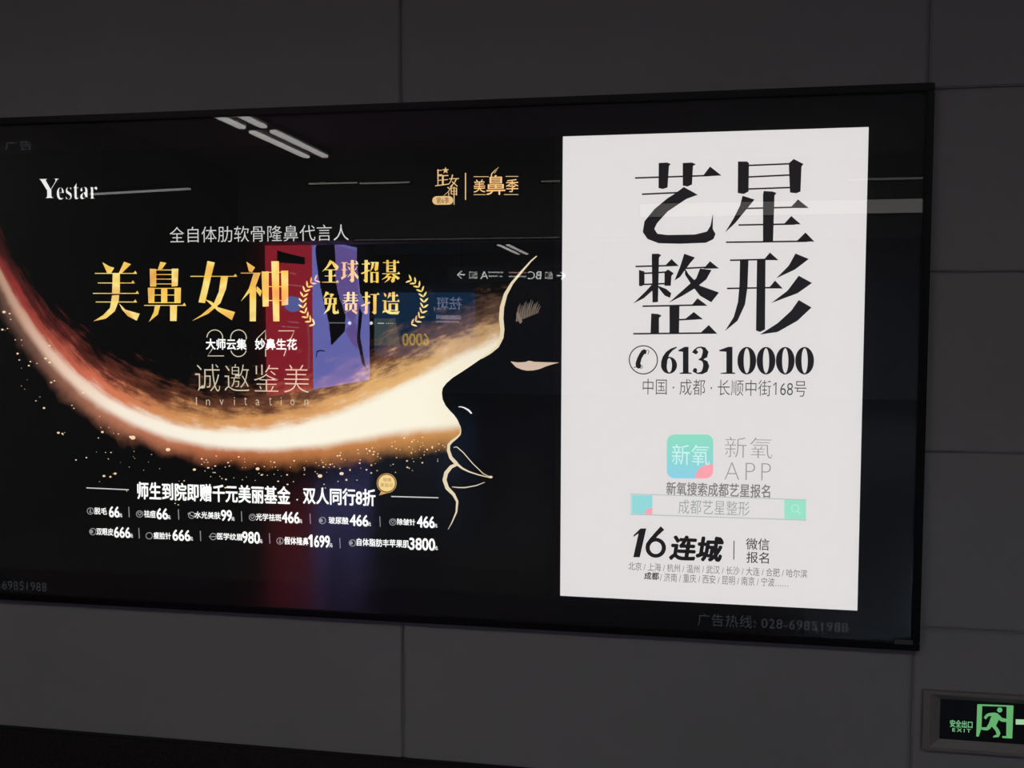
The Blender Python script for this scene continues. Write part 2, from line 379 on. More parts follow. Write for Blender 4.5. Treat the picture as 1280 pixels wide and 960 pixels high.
# lettering of the dark poster
sh = Sheet(film1); put_text(sh, '𝐘', 48.5, 74, 223.5, 247.5, offset=-.014); put_text(sh, '𝐞𝐬𝐭𝐚𝐫', 71, 121.5, 229, 249, offset=-.016); sh.build('name_lettering', M_WHITE, dark)
sh = Sheet(film1); put_text(sh, '全自体肋软骨隆鼻代言人', 212, 436, 282, 302, offset=-.006); sh.build('subtitle_lettering', M_SOFTWHITE, dark)
S = Sheet(film1, 110, 320, 4.923)            # four big gold characters
t_ = 5.0; q = 16
S.poly([(88, 38), (135, 65), (162, 72), (140, 108), (118, 105)]).poly([(222, 35), (265, 50), (205, 108), (188, 108)])
S.h(42, 107, 300, t=t_, tri=q).h(60, 166, 286, t=t_, tri=q).h(30, 230, 312, t=t_, tri=q).h(48, 283, 300, t=t_, tri=q)
S.poly([(152, 107), (196, 107), (196, 232), (148, 232)]).poly([(148, 242), (192, 240), (188, 280), (165, 340), (110, 385), (32, 402), (95, 362), (135, 320)]).poly([(190, 290), (230, 330), (318, 355), (300, 398), (245, 370), (210, 330)])
S.poly([(445, 35), (482, 42), (455, 82), (430, 82)]).poly([(380, 78), (420, 80), (420, 188), (382, 188)]).poly([(515, 78), (556, 78), (552, 185), (515, 188)])
for y in (86, 114, 142, 172): S.h(418, y, 517, t=t_)
S.poly([(368, 195), (410, 195), (408, 290), (372, 290)]).poly([(450, 200), (488, 200), (488, 290), (450, 290)]).poly([(532, 195), (572, 195), (570, 290), (532, 290)])
for y in (199, 240, 287): S.h(400, y, 540, t=t_)
S.h(345, 304, 602, t=t_, tri=q).poly([(412, 304), (445, 304), (430, 360), (375, 405), (405, 345)]).poly([(505, 304), (548, 304), (545, 400), (505, 400)])
S.poly([(735, 30), (780, 40), (765, 100), (725, 270), (720, 290), (680, 285), (705, 180)]).poly([(720, 266), (760, 280), (800, 315), (905, 345), (885, 395), (800, 340), (745, 290)])
S.poly([(818, 125), (862, 125), (850, 200), (815, 290), (740, 355), (640, 400), (700, 360), (770, 300), (805, 220)]).h(630, 125, 916, t=t_, tri=q)
S.poly([(975, 35), (1028, 70), (1010, 100), (990, 95)]).h(940, 105, 1060, t=t_).poly([(1020, 103), (1062, 103), (1030, 190), (940, 280), (990, 200)]).poly([(995, 190), (1035, 190), (1033, 402), (995, 402)])
S.poly([(1040, 185), (1070, 215), (1060, 250), (1035, 215)]).poly([(1068, 95), (1112, 95), (1112, 310), (1075, 312)]).poly([(1128, 32), (1175, 32), (1178, 402), (1140, 402)]).poly([(1188, 90), (1232, 90), (1232, 300), (1192, 305)])
for y in (100, 188, 274): S.h(1100, y, 1200, t=t_)
S.build('headline_lettering', M_GOLD, dark)['label'] = 'large gold headline characters'
S = Sheet(film1, 370, 320, 7.529); t_ = 7; q = 20
def V(x0, x1, y0, y1): S.poly([(x0, y0), (x1, y0), (x1, y1), (x0, y1)])
S.poly([(320, 36), (345, 60), (300, 110), (245, 150), (290, 95)]).poly([(322, 42), (350, 52), (402, 98), (395, 125), (360, 110)]); V(308, 340, 130, 248)
S.h(268, 130, 388, t=t_, tri=q).h(270, 188, 378, t=t_, tri=q).h(245, 246, 402, t=t_, tri=q)
S.h(425, 62, 485, t=t_); V(441, 466, 62, 205); S.h(428, 130, 482, t=t_).poly([(422, 200), (490, 172), (432, 224)])
S.h(484, 75, 586, t=t_, tri=q); S.poly([(515, 38), (546, 38), (546, 238), (525, 250), (503, 226), (516, 216)]).poly([(556, 40), (582, 58), (572, 74)]).poly([(485, 95), (512, 115), (505, 138)]).poly([(480, 204), (520, 150), (515, 182)]).poly([(582, 88), (562, 132), (546, 138)]).poly([(545, 138), (590, 196), (580, 220), (550, 182)])
S.poly([(645, 38), (676, 38), (674, 245), (655, 252), (633, 226), (645, 220)]).h(620, 76, 697, t=t_, tri=q).line([(615, 166), (692, 134)], 14).h(700, 60, 778, t=t_)
S.poly([(748, 60), (778, 60), (772, 130), (746, 142), (738, 126)]).poly([(714, 62), (737, 62), (727, 110), (695, 152), (708, 105)]); V(700, 723, 150, 252); V(752, 777, 150, 252); S.h(705, 155, 770, t=t_).h(705, 240, 770, t=t_)
S.h(818, 62, 972, t=t_, tri=q); V(850, 873, 38, 86); V(915, 938, 38, 86); V(850, 873, 90, 152); V(915, 940, 90, 152)
for y in (92, 120, 149): S.h(855, y, 930, t=t_)
S.h(812, 167, 978, t=t_, tri=q).poly([(862, 165), (888, 165), (860, 200), (803, 226), (840, 195)]).poly([(903, 165), (930, 175), (977, 206), (960, 224), (915, 192)]).h(845, 200, 930, t=t_).poly([(908, 198), (933, 200), (928, 240), (905, 252), (893, 236)]).poly([(870, 190), (896, 190), (880, 225), (828, 254), (860, 220)])
S.poly([(280, 333), (312, 345), (285, 375), (253, 402), (270, 365)]).h(295, 360, 352, t=t_).poly([(328, 352), (360, 360), (335, 392), (318, 385)]); V(267, 292, 395, 456); V(355, 382, 395, 456)
S.poly([(311, 395), (336, 395), (330, 456), (307, 456)]).h(270, 398, 380, t=t_).h(270, 450, 380, t=t_).poly([(307, 455), (333, 455), (315, 510), (256, 550), (290, 500)]).poly([(344, 455), (369, 455), (369, 513), (385, 526), (395, 500), (405, 540), (358, 548), (344, 530)])
S.h(445, 368, 580, t=t_).h(452, 395, 575, t=t_).h(440, 421, 586, t=t_, tri=14).poly([(480, 338), (505, 338), (500, 420), (436, 454), (478, 410)]); V(530, 553, 338, 446); V(461, 486, 446, 512); V(548, 573, 446, 512); S.h(465, 450, 570, t=t_).poly([(504, 456), (531, 456), (525, 500), (436, 550), (500, 510)]).poly([(530, 500), (580, 528), (570, 550), (525, 518)])
S.poly([(650, 338), (676, 338), (674, 540), (655, 550), (633, 526), (648, 518)]).h(622, 386, 700, t=t_, tri=q).line([(616, 470), (697, 436)], 14).h(700, 362, 784, t=t_, tri=q).poly([(727, 362), (758, 362), (756, 540), (738, 550), (713, 528), (727, 520)])
S.poly([(826, 343), (852, 365), (845, 388), (830, 370)]).h(813, 421, 850, t=t_); V(827, 851, 420, 506); S.poly([(818, 516), (850, 503), (900, 525), (977, 521), (960, 550), (880, 547), (840, 526), (813, 538)]).poly([(875, 343), (902, 350), (880, 385), (860, 402)]); V(905, 931, 338, 430); S.h(878, 376, 962, t=t_, tri=q).h(858, 427, 975, t=t_, tri=q); V(871, 896, 446, 517); V(934, 960, 446, 517); S.h(880, 450, 950, t=t_).h(880, 510, 950, t=t_)
S.build('recruit_lettering', M_GOLD, dark)['label'] = 'two lines of small gold characters between laurels'
def laurel(side):
    s = Sheet(film1); cx, cy, rx, ry = (403.5, 378, 25, 30) if side < 0 else (503.5, 378, 26.5, 30)
    for k in range(11):
        a = math.radians(-66+k*132/10*1.0)
        x = cx+side*rx*math.cos(a); y = cy+ry*math.sin(a)
        tx, ty = side*rx*math.sin(a), -ry*math.cos(a); l = math.hypot(tx, ty); tx /= l; ty /= l   # up along the stem
        nx_, ny_ = side*math.cos(a), math.sin(a)
        for sg in (1, -1):
            dx, dy = tx*.78+sg*nx_*.72, ty*.78+sg*ny_*.72
            s.line([(x, y), (x+dx*2.6, y+dy*2.6), (x+dx*5.2, y+dy*5.2), (x+dx*7.4, y+dy*7.4+.2)], [.7, 2.4, 2.0, .3])
    s.build('laurel', M_GOLD, dark)
laurel(-1); laurel(1)
sh = Sheet(film1)
for k in range(8): sh.disc(412+k*2.7, 403.6, .55, n=6)
sh.disc(437, 403.8, 2.1); sh.build('dotted_rule', M_SOFTWHITE, dark); sh = Sheet(film1); sh.disc(464, 403.9, 2.1); sh.line([(472, 404), (480, 404.2)], .8)
for k in range(4): sh.disc(483+k*2.7, 404.2, .5, n=6)
sh.build('dotted_rule', M_SOFTWHITE, dark)
# small gold marks at the top of the poster
sh = Sheet(film1, 530, 200, 9.846)
sh.poly([(265+(44 if k % 2 == 0 else 18)*math.sin(k*math.pi/5), 128-(44 if k % 2 == 0 else 18)*math.cos(k*math.pi/5)) for k in range(10)])
sh.line([(172, 115), (172, 310)], 18, 10).line([(172, 130), (222, 125)], 10).line([(172, 182), (225, 180)], 10).line([(170, 195), (300, 190)], 12).line([(232, 195), (232, 310)], 22).line([(180, 250), (295, 240)], 10).line([(138, 318), (305, 296)], 12)
sh.line([(352, 180), (335, 250), (305, 300)], 16, 8).line([(310, 232), (430, 228)], 11).line([(400, 228), (375, 280), (320, 330)], 16, 8).line([(345, 265), (412, 325)], 12)
sh.line([(350, 310), (300, 390), (235, 445)], 14, 3).line([(290, 335), (312, 352)], 14).line([(330, 345), (405, 345)], 9).line([(335, 345), (335, 420)], 12).line([(400, 345), (400, 435)], 14).line([(370, 330), (370, 550)], 15, 10).line([(335, 385), (402, 385)], 8).line([(335, 420), (402, 420)], 8).line([(305, 400), (305, 440)], 10)
sh.line([(511, 158), (511, 490)], 14)
sh.at(); put_text(sh, '美', 592, 606.5, 224.5, 240.5, offset=.004); put_text(sh, '鼻', 608, 631.5, 219, 243.5, offset=.004); put_text(sh, '季', 632.5, 648, 224, 240, offset=.004)
sh.line([(614, 222), (614.5, 217.5), (618, 213.5), (623.5, 209)], [1.6, 1.6, 1.0, .4]); sh.line([(618, 216.5), (621.5, 212)], .8, .3)
sh.line([(592, 220.8), (611, 220.8)], .8); sh.line([(632, 220.5), (648, 220.5)], .8); sh.line([(592, 243.3), (607, 243.3)], .8); sh.line([(630, 243.2), (648, 243.2)], .8)
pill = [(546+5.6*math.cos(a), 250.6+5.4*math.sin(a)) for a in [math.pi/2+math.pi*k/10 for k in range(11)]] + [(561+5.6*math.cos(a), 250.4+5.4*math.sin(a)) for a in [-math.pi/2+math.pi*k/10 for k in range(11)]]
sh.poly(pill); emb = sh.build('emblem', ink('pale_gold_print', 226, 186, 130), dark); emb['label'] = 'small gold logo characters with a star'
sh = Sheet(film2); put_text(sh, '第6季', 545.5, 561.5, 246.5, 254.5); sh.build('pill_lettering', ink('brown_print', 96, 66, 34), dark)
# thin year, slogan and invitation
sh = Sheet(film1, 230, 400, 7.529); w_ = 9
def arc(cx, cy, rx, ry, a0, a1, n=14): return [(cx+rx*math.cos(math.radians(a0+(a1-a0)*k/n)), cy+ry*math.sin(math.radians(a0+(a1-a0)*k/n))) for k in range(n+1)]
sh.line(arc(290, 165, 74, 72, 180, 360), w_).line([(364, 165), (362, 182)], w_).line([(270, 268), (222, 338), (375, 338)], w_*.9)
sh.line(arc(513, 168, 74, 75, 170, 370), w_).line(arc(513, 268, 74, 76, 165, 15), w_)
sh.line([(690, 172), (768, 95), (768, 185)], w_).line([(768, 272), (768, 345)], w_).line([(888, 102), (1038, 102), (1004, 180)], w_).line([(962, 275), (940, 340)], w_)
M_THIN = ink('thin_print', 206, 194, 168)
sh.build('year_lettering', M_THIN, dark)
sh = Sheet(film1); put_text(sh, '诚邀鉴美', 244, 386, 455.5, 490, offset=-.014, space=1.12); sh.build('welcome_lettering', M_THIN, dark)
sh = Sheet(film1)
for ch, x in zip('Invitation', (245.5, 260, 277, 293, 307, 322, 338, 351.5, 365.5, 383)):
    w = 1.1 if ch in 'Ii' else (3.2 if ch == 't' else 4.8); put_text(sh, ch, x-w/2, x+w/2, 496.5 if ch in 'Iit' else 499.5, 506.5, offset=-.012)
sh.build('invitation_lettering', M_THIN, dark)
for w_, x0_, x1_ in (('大师云集', 257.5, 308), ('妙鼻生花', 319, 371)):
    sh = Sheet(film2); put_text(sh, w_, x0_, x1_, 423.5, 437, offset=.022); sh.build('slogan_lettering', M_WHITE, dark)
sh = Sheet(film1); put_text(sh, '师生到院即赠千元美丽基金', 172, 362.5, 605.5, 627, offset=.022); sh.disc(371.5, 624.5, 1.1, n=8); sh.build('offer_lettering', M_WHITE, dark)
sh = Sheet(film1); put_text(sh, '双人同行8折', 379, 469, 610.5, 631, offset=.022); sh.build('offer_lettering', M_WHITE, dark)
for a_, b_ in (((108, 609.8), (161, 612.2)), ((489, 620.6), (548, 622.2))): Sheet(film1).line([a_, b_], 1.3).build('offer_rule', M_SOFTWHITE, dark)
M_GREY = ink('grey_print', 150, 150, 150)
def price(icon, xc, words, x0, x1, y0, y1, num, n0, n1, m0, m1):
    yc = (y0+y1)/2; S = Sheet(film1); S2 = Sheet(film1)
    S2.ring(xc, yc, 4.0, .9, 20)
    if icon == 0: S2.line([(xc, yc-2.5), (xc, yc+2.5)], 1.2).line([(xc-1.8, yc+1), (xc+1.8, yc+2)], .9)
    elif icon == 1: S2.line([(xc-2.4, yc-1), (xc, yc+2), (xc+2.6, yc-1.5)], 1.1).line([(xc-1.8, yc-2), (xc+2, yc-2.4)], .8)
    elif icon == 2: S2.disc(xc-3, yc-2, 2.0, 1.4, 8); S2.line([(xc-2, yc), (xc+3, yc+1.5)], 1.1)
    elif icon == 3: S2.line([(xc-5.5, yc), (xc+3.5, yc)], 1.0)
    elif icon == 4: S2.disc(xc-2, yc, 2.6, 2.3, 10)
    put_text(S, words, x0, x1, y0, y1, offset=.018)
    put_text(S, num, n0, n1, m0, m1, offset=.022); put_text(S, '元', n1-.2, n1+3.6, m1-4.5, m1-.1, offset=.02)
    S.build('price_lettering', M_WHITE, dark); S2.build('price_icon', M_GREY, dark)
price(0, 113, '脱毛', 118, 133.5, 634.6, 643, '66', 136.5, 149, 633.2, 646.5)
price(1, 174.5, '祛痘', 180, 194.5, 638, 647, '66', 196, 209.5, 635.6, 649)
price(2, 239.5, '水光美肤', 243.5, 275.5, 639.8, 648.3, '99', 276.5, 289.5, 637.8, 651)
price(1, 315.5, '光学祛斑', 320, 351.5, 642.2, 651, '466', 352.5, 374, 640, 653.8)
price(4, 403, '玻尿酸', 411, 435.5, 646.3, 655, '466', 437.5, 460, 643.7, 657.5)
price(1, 491, '除皱针', 496.5, 519, 648.5, 656.5, '466', 521.5, 543, 645.5, 659.5)
price(4, 116, '双眼皮', 120.5, 141.5, 660.2, 669, '666', 142.8, 162.5, 659, 672)
price(5, 186.5, '瘦脸针', 192, 213.5, 665.5, 674, '666', 216, 237.5, 662.5, 675.8)
price(3, 266.5, '医学纹眉', 271.5, 302.5, 666.5, 675, '980', 303, 324.5, 665, 679)
price(0, 350, '假体隆鼻', 355.5, 385.5, 671.5, 681, '𝟭699', 385.5, 412, 669, 684)
price(4, 440.5, '自体脂肪丰苹果肌', 446, 511.5, 674, 683.5, '3800', 512, 543.5, 673, 687.5)
for x, y in ((161.2, 640), (223.2, 643), (302, 645.5), (387.8, 648.5), (475, 652), (173.8, 666.5), (250.6, 670), (337, 673), (425, 679)): Sheet(film1).line([(x-.3, y-6.5), (x+.3, y+6.5)], 1.0).build('price_divider', M_GREY, dark)
sh = Sheet(film1); sh.disc(483.3, 604, 12.4, n=32).poly([(477, 613), (473.8, 619.3), (489, 615)]); bd = sh.build('speech_badge', ink('badge_gold', 206, 160, 96), dark)
sh = Sheet(film2); sh.ring(483.3, 604, 11.1, 1.0, 32); sh.build('badge_ring', ink('badge_dark', 60, 44, 24), dark)
sh = Sheet(film2); sh.disc(483.3, 604, 10.4, n=32); sh.build('badge_face', ink('badge_pale', 238, 208, 140), dark)
sh = Sheet(lambda x, y: onY(x, y, PY-.0015)); put_text(sh, '导师', 479, 489, 597.5, 602.5); put_text(sh, '亲自诊', 475.5, 491.5, 603.8, 608.8); sh.build('badge_lettering', ink('badge_ink', 150, 112, 50), dark)

# ---- white poster
bm = bmesh.new(); poly(bm, [Vector((WX0, PY, WZ0)), Vector((WX1, PY, WZ0)), Vector((WX1, PY, WZ1)), Vector((WX0, PY, WZ1))])
white = build('white_poster', bm, M_WHITEFILM, LB); white['label'] = 'bright white poster with black lettering'
S = Sheet(film, 700, 140, 3.2); t_ = 6.2
def tri(a, b, c): S.poly([a, b, c])
S.line([(300, 264), (600, 254)], t_); tri((570, 258), (600, 218), (646, 254))
S.poly([(395, 204), (428, 202), (443, 208), (436, 216), (430, 302), (412, 308), (394, 304)]).poly([(491, 204), (528, 202), (543, 209), (532, 216), (528, 290), (510, 298), (491, 294)])
S.line([(328, 329), (480, 322)], t_).poly([(462, 325), (495, 300), (551, 331), (505, 348), (430, 398), (388, 445), (377, 468), (390, 487), (430, 492), (540, 490), (588, 478), (602, 455), (612, 405), (611, 468), (622, 488), (614, 508), (584, 523), (480, 527), (395, 525), (350, 508), (331, 480), (338, 437), (378, 388), (430, 345)])
S.poly([(712, 198), (748, 198), (756, 205), (754, 318), (735, 328), (711, 324)]).poly([(915, 205), (935, 188), (974, 208), (966, 218), (962, 318), (945, 325), (920, 322)])
S.line([(750, 214), (920, 207)], t_).line([(752, 260), (920, 252)], t_).line([(752, 308), (922, 302)], t_)
S.poly([(730, 335), (778, 350), (745, 390), (700, 445), (660, 482), (695, 425), (720, 375)]).poly([(815, 316), (850, 318), (866, 324), (858, 334), (852, 520), (812, 520), (812, 330)])
S.line([(740, 386), (970, 380)], t_); tri((920, 384), (952, 350), (995, 384))
S.line([(714, 452), (940, 448)], t_); tri((893, 451), (925, 416), (963, 449))
S.line([(664, 521), (990, 517)], t_); tri((943, 520), (982, 482), (1017, 518))
S.line([(302, 618), (450, 614)], t_); tri((417, 618), (446, 588), (475, 616))
S.poly([(368, 567), (395, 567), (405, 573), (396, 582), (392, 760), (370, 762), (367, 580)]).poly([(316, 632), (338, 638), (338, 690), (326, 697), (316, 695)]).line([(330, 646), (430, 640)], t_).line([(330, 690), (430, 686)], t_)
S.poly([(418, 640), (432, 630), (455, 645), (446, 655), (443, 695), (418, 695)]).poly([(368, 690), (345, 715), (293, 766), (335, 745), (372, 712)]).poly([(388, 693), (425, 708), (445, 725), (440, 743), (420, 735), (403, 715)])
S.poly([(497, 567), (540, 582), (520, 605), (480, 660), (458, 674), (480, 620)]).line([(505, 625), (610, 620)], t_); tri((574, 627), (600, 597), (636, 626))
S.poly([(560, 626), (606, 632), (585, 670), (540, 705), (490, 735), (435, 763), (500, 705), (545, 665)]).poly([(500, 625), (515, 650), (560, 695), (636, 722), (605, 761), (560, 735), (525, 690), (500, 650)])
S.line([(330, 777), (560, 772)], t_); tri((524, 776), (550, 745), (590, 775))
S.poly([(438, 776), (478, 776), (476, 886), (438, 886)]).line([(475, 831), (550, 827)], t_); tri((497, 831), (535, 800), (572, 829))
S.poly([(365, 806), (392, 808), (406, 814), (396, 824), (396, 886), (362, 886)]).line([(293, 887), (610, 884)], t_); tri((558, 887), (595, 852), (629, 887))
S.line([(680, 593), (850, 589)], t_); tri((814, 592), (840, 562), (874, 593))
S.poly([(720, 592), (754, 592), (750, 700), (740, 770), (710, 835), (660, 876), (695, 820), (712, 760), (718, 690)]).poly([(788, 590), (822, 590), (820, 870), (800, 880), (784, 874)]).line([(668, 706), (870, 702)], t_); tri((834, 706), (860, 674), (891, 706))
S.poly([(942, 566), (995, 588), (940, 630), (865, 665), (915, 615)]).poly([(955, 655), (1008, 684), (950, 725), (845, 764), (910, 715)]).poly([(955, 752), (1006, 782), (950, 835), (870, 880), (800, 890), (870, 845), (925, 795)])
S.build('title_lettering', M_BLACK, white)['label'] = 'four large black characters'
sh = Sheet(film)
sh.ring(804.2, 449.8, 17.6, 1.3, 40)
sh.at(780, 430, 5.12).poly([(112, 42), (128, 33), (145, 40), (142, 62), (128, 66), (112, 95), (104, 128), (112, 134), (108, 152), (92, 158), (76, 148), (74, 122), (84, 92), (98, 64)])
sh.line([(150, 38), (160, 45), (154, 66)], 4).line([(117, 136), (117, 152), (106, 158)], 4).line([(62, 152), (78, 146)], 4).at()
sh.build('telephone_mark', M_BLACK, white)
S = Sheet(film, 780, 430, 5.12)
def ell(cx, cy, rx, ry, n=40): return [(cx+rx*math.cos(2*math.pi*k/n), cy+ry*math.sin(2*math.pi*k/n)) for k in range(n+1)]
def hollow(o_, i_):
    for k in range(len(o_)-1): S.poly([o_[k], o_[k+1], i_[k+1], i_[k]])
for cx in (786, 909, 1032, 1156): hollow(ell(cx, 107, 60, 88), ell(cx, 107, 20, 80))
def one(xl, xs0, xs1, xr): S.poly([(xl, 46), (xl, 39), (xs0+12, 18), (xs1, 18), (xs1, 184), (xs0, 184), (xs0, 50)]).poly([(xl+8, 191), (xl+8, 186), (xs0-8, 182), (xs1+8, 182), (xr, 186), (xr, 191)])
one(610, 655, 694, 712); one(348, 377, 413, 434)
hollow(ell(288, 136, 51, 54), ell(290, 136, 17, 46))
S.poly([(237, 140), (238, 112), (248, 82), (268, 52), (298, 30), (336, 17), (338, 24), (310, 42), (290, 66), (279, 95), (274, 140)])
S.line([(446, 58), (452, 40), (470, 24), (492, 20), (512, 30), (522, 52), (516, 76), (498, 94), (478, 99)], [24, 12, 8, 9, 22, 38, 36, 16, 6])
S.line([(478, 99), (502, 103), (520, 118), (526, 142), (518, 168), (498, 185), (472, 188), (452, 176), (448, 168)], [6, 14, 32, 40, 36, 18, 8, 14, 22]); S.disc(455, 167, 13, 13, 16).disc(459, 52, 14, 13, 16)
S.build('number_lettering', M_BLACK, white)
sh = Sheet(film); put_text(sh, '中国 · 成都 · 长顺中街𝟣68号', 803.5, 1008, 474.5, 494.5, offset=-.008); sh.build('address_lettering', ink('dark_grey_print', 62, 60, 62), white)
# app mark
def rrect(sh, x0, y0, x1, y1, r, n=6):
    pts = []
    for cx, cy, a in ((x1-r, y0+r, -90), (x1-r, y1-r, 0), (x0+r, y1-r, 90), (x0+r, y0+r, 180)):
        pts += [(cx+r*math.cos(math.radians(a+90*k/n)), cy+r*math.sin(math.radians(a+90*k/n))) for k in range(n+1)]
    sh.poly(pts); return sh
def teal_material():
    M = ink('teal_blue_print', 140, 205, 200); t = NT(M); co = t.node('ShaderNodeTexCoord').outputs['Object']
    sx = t.node('ShaderNodeSeparateXYZ'); t.l.new(co, sx.inputs[0])
    z0 = onY(862, 596, PY).z-LZ0; z1 = onY(862, 545, PY).z-LZ0
    k = t.math('DIVIDE', t.math('SUBTRACT', sx.outputs[2], z0), z1-z0, clamp=True)
    t.l.new(t.ramp(k, [(0, rgb(140, 204, 226)), (.45, rgb(140, 208, 206)), (1, rgb(140, 216, 190))]), t.n['Principled BSDF'].inputs['Emission Color']); return M
M_TEAL = teal_material(); M_PINK = ink('pink_print', 244, 160, 172); M_MINT = ink('mint_print', 150, 220, 194)
sh = Sheet(film); rrect(sh, 833.5, 543, 891.5, 598, 9.5); sh.build('app_icon', M_TEAL, white)['label'] = 'rounded teal square icon'
sh = Sheet(film1); sh.poly([(869, 598), (870.5, 591), (874, 585.5), (880, 581.5), (891.5, 580)] + [(882+9.5*math.cos(a), 588.5+9.5*math.sin(a)) for a in [math.pi/2*k/6 for k in range(7)]])
sh.build('pink_corner', M_PINK, white); sh = Sheet(film1)
sh.poly([(806, 642.5), (807.5, 638.5), (811, 635.5), (815.5, 635), (815.5, 643)]); sh.build('pink_corner', M_PINK, white)
sh = Sheet(film1); put_text(sh, '新氧', 840, 887, 555.5, 581.5, offset=-.004); sh.build('icon_lettering', ink('pale_mint_print', 206, 236, 232), white)
sh = Sheet(film); put_text(sh, '新氧', 906.5, 965, 546.5, 572.5, offset=-.014, space=1.1); put_text(sh, 'APP', 906, 963.5, 578.5, 600, offset=-.026, space=1.25); sh.build('app_lettering', ink('mid_grey_print', 146, 143, 146), white)
sh = Sheet(film); put_text(sh, '新氧搜索成都艺星报名', 833, 962.5, 604, 620.5, offset=.012); sh.build('search_lettering', ink('warm_grey_print', 122, 117, 119), white)
sh = Sheet(film); sh.line([(788, 617.4), (1008, 624.8)], 1.0).line([(788, 642.8), (1008, 650.2)], 1.2).line([(788.3, 617.4), (788.3, 642.8)], .6); sh.build('search_bar', ink('light_grey_print', 176, 184, 184), white)
sh = Sheet(film); sh.poly([(789.5, 618.5), (815.5, 619.2), (815.5, 643), (789.5, 642)]); sh.build('search_icon', ink('aqua_print', 146, 210, 212), white)
sh = Sheet(film); sh.poly([(980.5, 624.4), (1007.5, 625.4), (1007.5, 649.4), (980.5, 648.4)]); sh.build('search_button', M_MINT, white)
sh = Sheet(film1); sh.ring(994, 635.5, 4.6, 1.4, 18).line([(997, 639), (1000.5, 643)], 1.6); sh.build('magnifier_mark', ink('pale_green_print', 176, 228, 208), white)
sh = Sheet(film); put_text(sh, '成都艺星整形', 848, 937, 625.5, 643.5, offset=-.004); sh.build('query_lettering', ink('soft_grey_print', 150, 156, 156), white)
S = Sheet(film, 700, 560, 3.2); S.poly([(293, 356), (295, 348), (322, 322), (345, 322), (319, 437), (293, 437), (314, 342)]).line([(410, 320), (386, 344), (362, 372), (350, 390)], [20, 17, 17, 17])
e_o = [(383+41*math.cos(2*math.pi*k/36), 399+40*math.sin(2*math.pi*k/36)) for k in range(37)]; e_i = [(383+24*math.cos(2*math.pi*k/36), 399+25*math.sin(2*math.pi*k/36)) for k in range(37)]
hollow(e_o, e_i); S.build('campaign_number', M_BLACK, white)
sh = Sheet(film); put_text(sh, '连城', 837.5, 903.5, 671, 700.5, offset=.04, shear=.14); sh.build('campaign_lettering', M_BLACK, white)
sh = Sheet(film); put_text(sh, '微信', 932.5, 961.5, 673, 687.5, offset=.004); sh.build('signup_lettering', ink('charcoal_print', 52, 50, 52), white); sh = Sheet(film); put_text(sh, '报名', 933, 961, 690, 704, offset=.004); Sheet(film).line([(917.6, 676), (917.2, 699.5)], 1.1).build('divider_line', ink('charcoal_print', 52, 50, 52), white); sh.build('signup_lettering', ink('charcoal_print', 52, 50, 52), white)
sh = Sheet(film); put_text(sh, '北京 / 上海 / 杭州 / 温州 / 武汉 / 长沙 / 大连 / 合肥 / 哈尔滨', 785.5, 1009, 707.2, 717.6); put_text(sh, '/ 济南 / 重庆 / 西安 / 昆明 / 南京 / 宁波……', 825, 985, 719.5, 730.5); sh.build('city_lettering', ink('small_grey_print', 112, 108, 108), white)
sh = Sheet(film); put_text(sh, '成都', 805.5, 823.5, 715.5, 724.5, offset=.02); sh.build('bold_city_lettering', M_BLACK, white)

# ------------------------------------------------------------------ exit sign in the wall
EX0 = onY(1152, 895, WALL_Y).x; EZ1 = onY(1240, 866, WALL_Y).z; EZ0 = onY(1160, 935, WALL_Y).z
PX0 = onY(1174.5, 895, WALL_Y).x; PZ1 = onY(1240, 877, WALL_Y).z; PZ0 = onY(1180, 923, WALL_Y).z
EX1 = EX0+.43; PX1 = EX1-(PX0-EX0)
ES = thing('exit_sign', 'low black exit sign with a green running man in a grey wall frame', 'exit sign', (EX0+.2, WALL_Y-.012, EZ0))
yo, yi = WALL_Y-.016, WALL_Y-.003
bm = bmesh.new()
k_ = .3
A = [(EX0, EZ0), (EX1, EZ0), (EX1, EZ1), (EX0, EZ1)]; mx_ = (PX0-EX0)*.38; mz_ = (EZ1-PZ1)*.38
B = [(EX0+mx_, EZ0+mz_), (EX1-mx_, EZ0+mz_), (EX1-mx_, EZ1-mz_), (EX0+mx_, EZ1-mz_)]
Cc = [(PX0, PZ0), (PX1, PZ0), (PX1, PZ1), (PX0, PZ1)]
rings = [[bm.verts.new((x, y, z)) for x, z in ring_] for ring_, y in ((A, WALL_Y+.002), (A, yo), (B, yo), (Cc, yi), (Cc, WALL_Y+.002))]
for r0, r1 in zip(rings, rings[1:]):
    for i in range(4): bm.faces.new([r0[i], r0[(i+1) % 4], r1[(i+1) % 4], r1[i]])
for i in range(4): bm.faces.new([rings[4][i], rings[4][(i+1) % 4], rings[0][(i+1) % 4], rings[0][i]])
bmesh.ops.recalc_face_normals(bm, faces=bm.faces)
build('surround', bm, mat('sign_surround', rgb(136, 132, 128), .5, spec=.3), ES)
fp = boxes('face_panel', [(PX0, PX1, yi-.001, WALL_Y+.001, PZ0, PZ1)], mat('sign_black', rgb(14, 16, 16), .3), ES)
ys_ = yi-.0016
sp = lambda x, y: onY(x, y, ys_)
M_GREEN = mat('green_glow', rgb(20, 60, 30), .5, emit=rgb(100, 172, 108), es=1.0)
S = Sheet(sp, 1120, 810, 6.4)
S.poly([(650, 450), (690, 450), (684, 640), (668, 690), (662, 708), (642, 708)]).poly([(885, 458), (940, 460), (930, 722), (882, 720)]).poly([(690, 450), (890, 458), (890, 470), (690, 464)]).poly([(850, 704), (930, 708), (930, 724), (852, 720)])
S.disc(830, 496, 21, 20, 20)
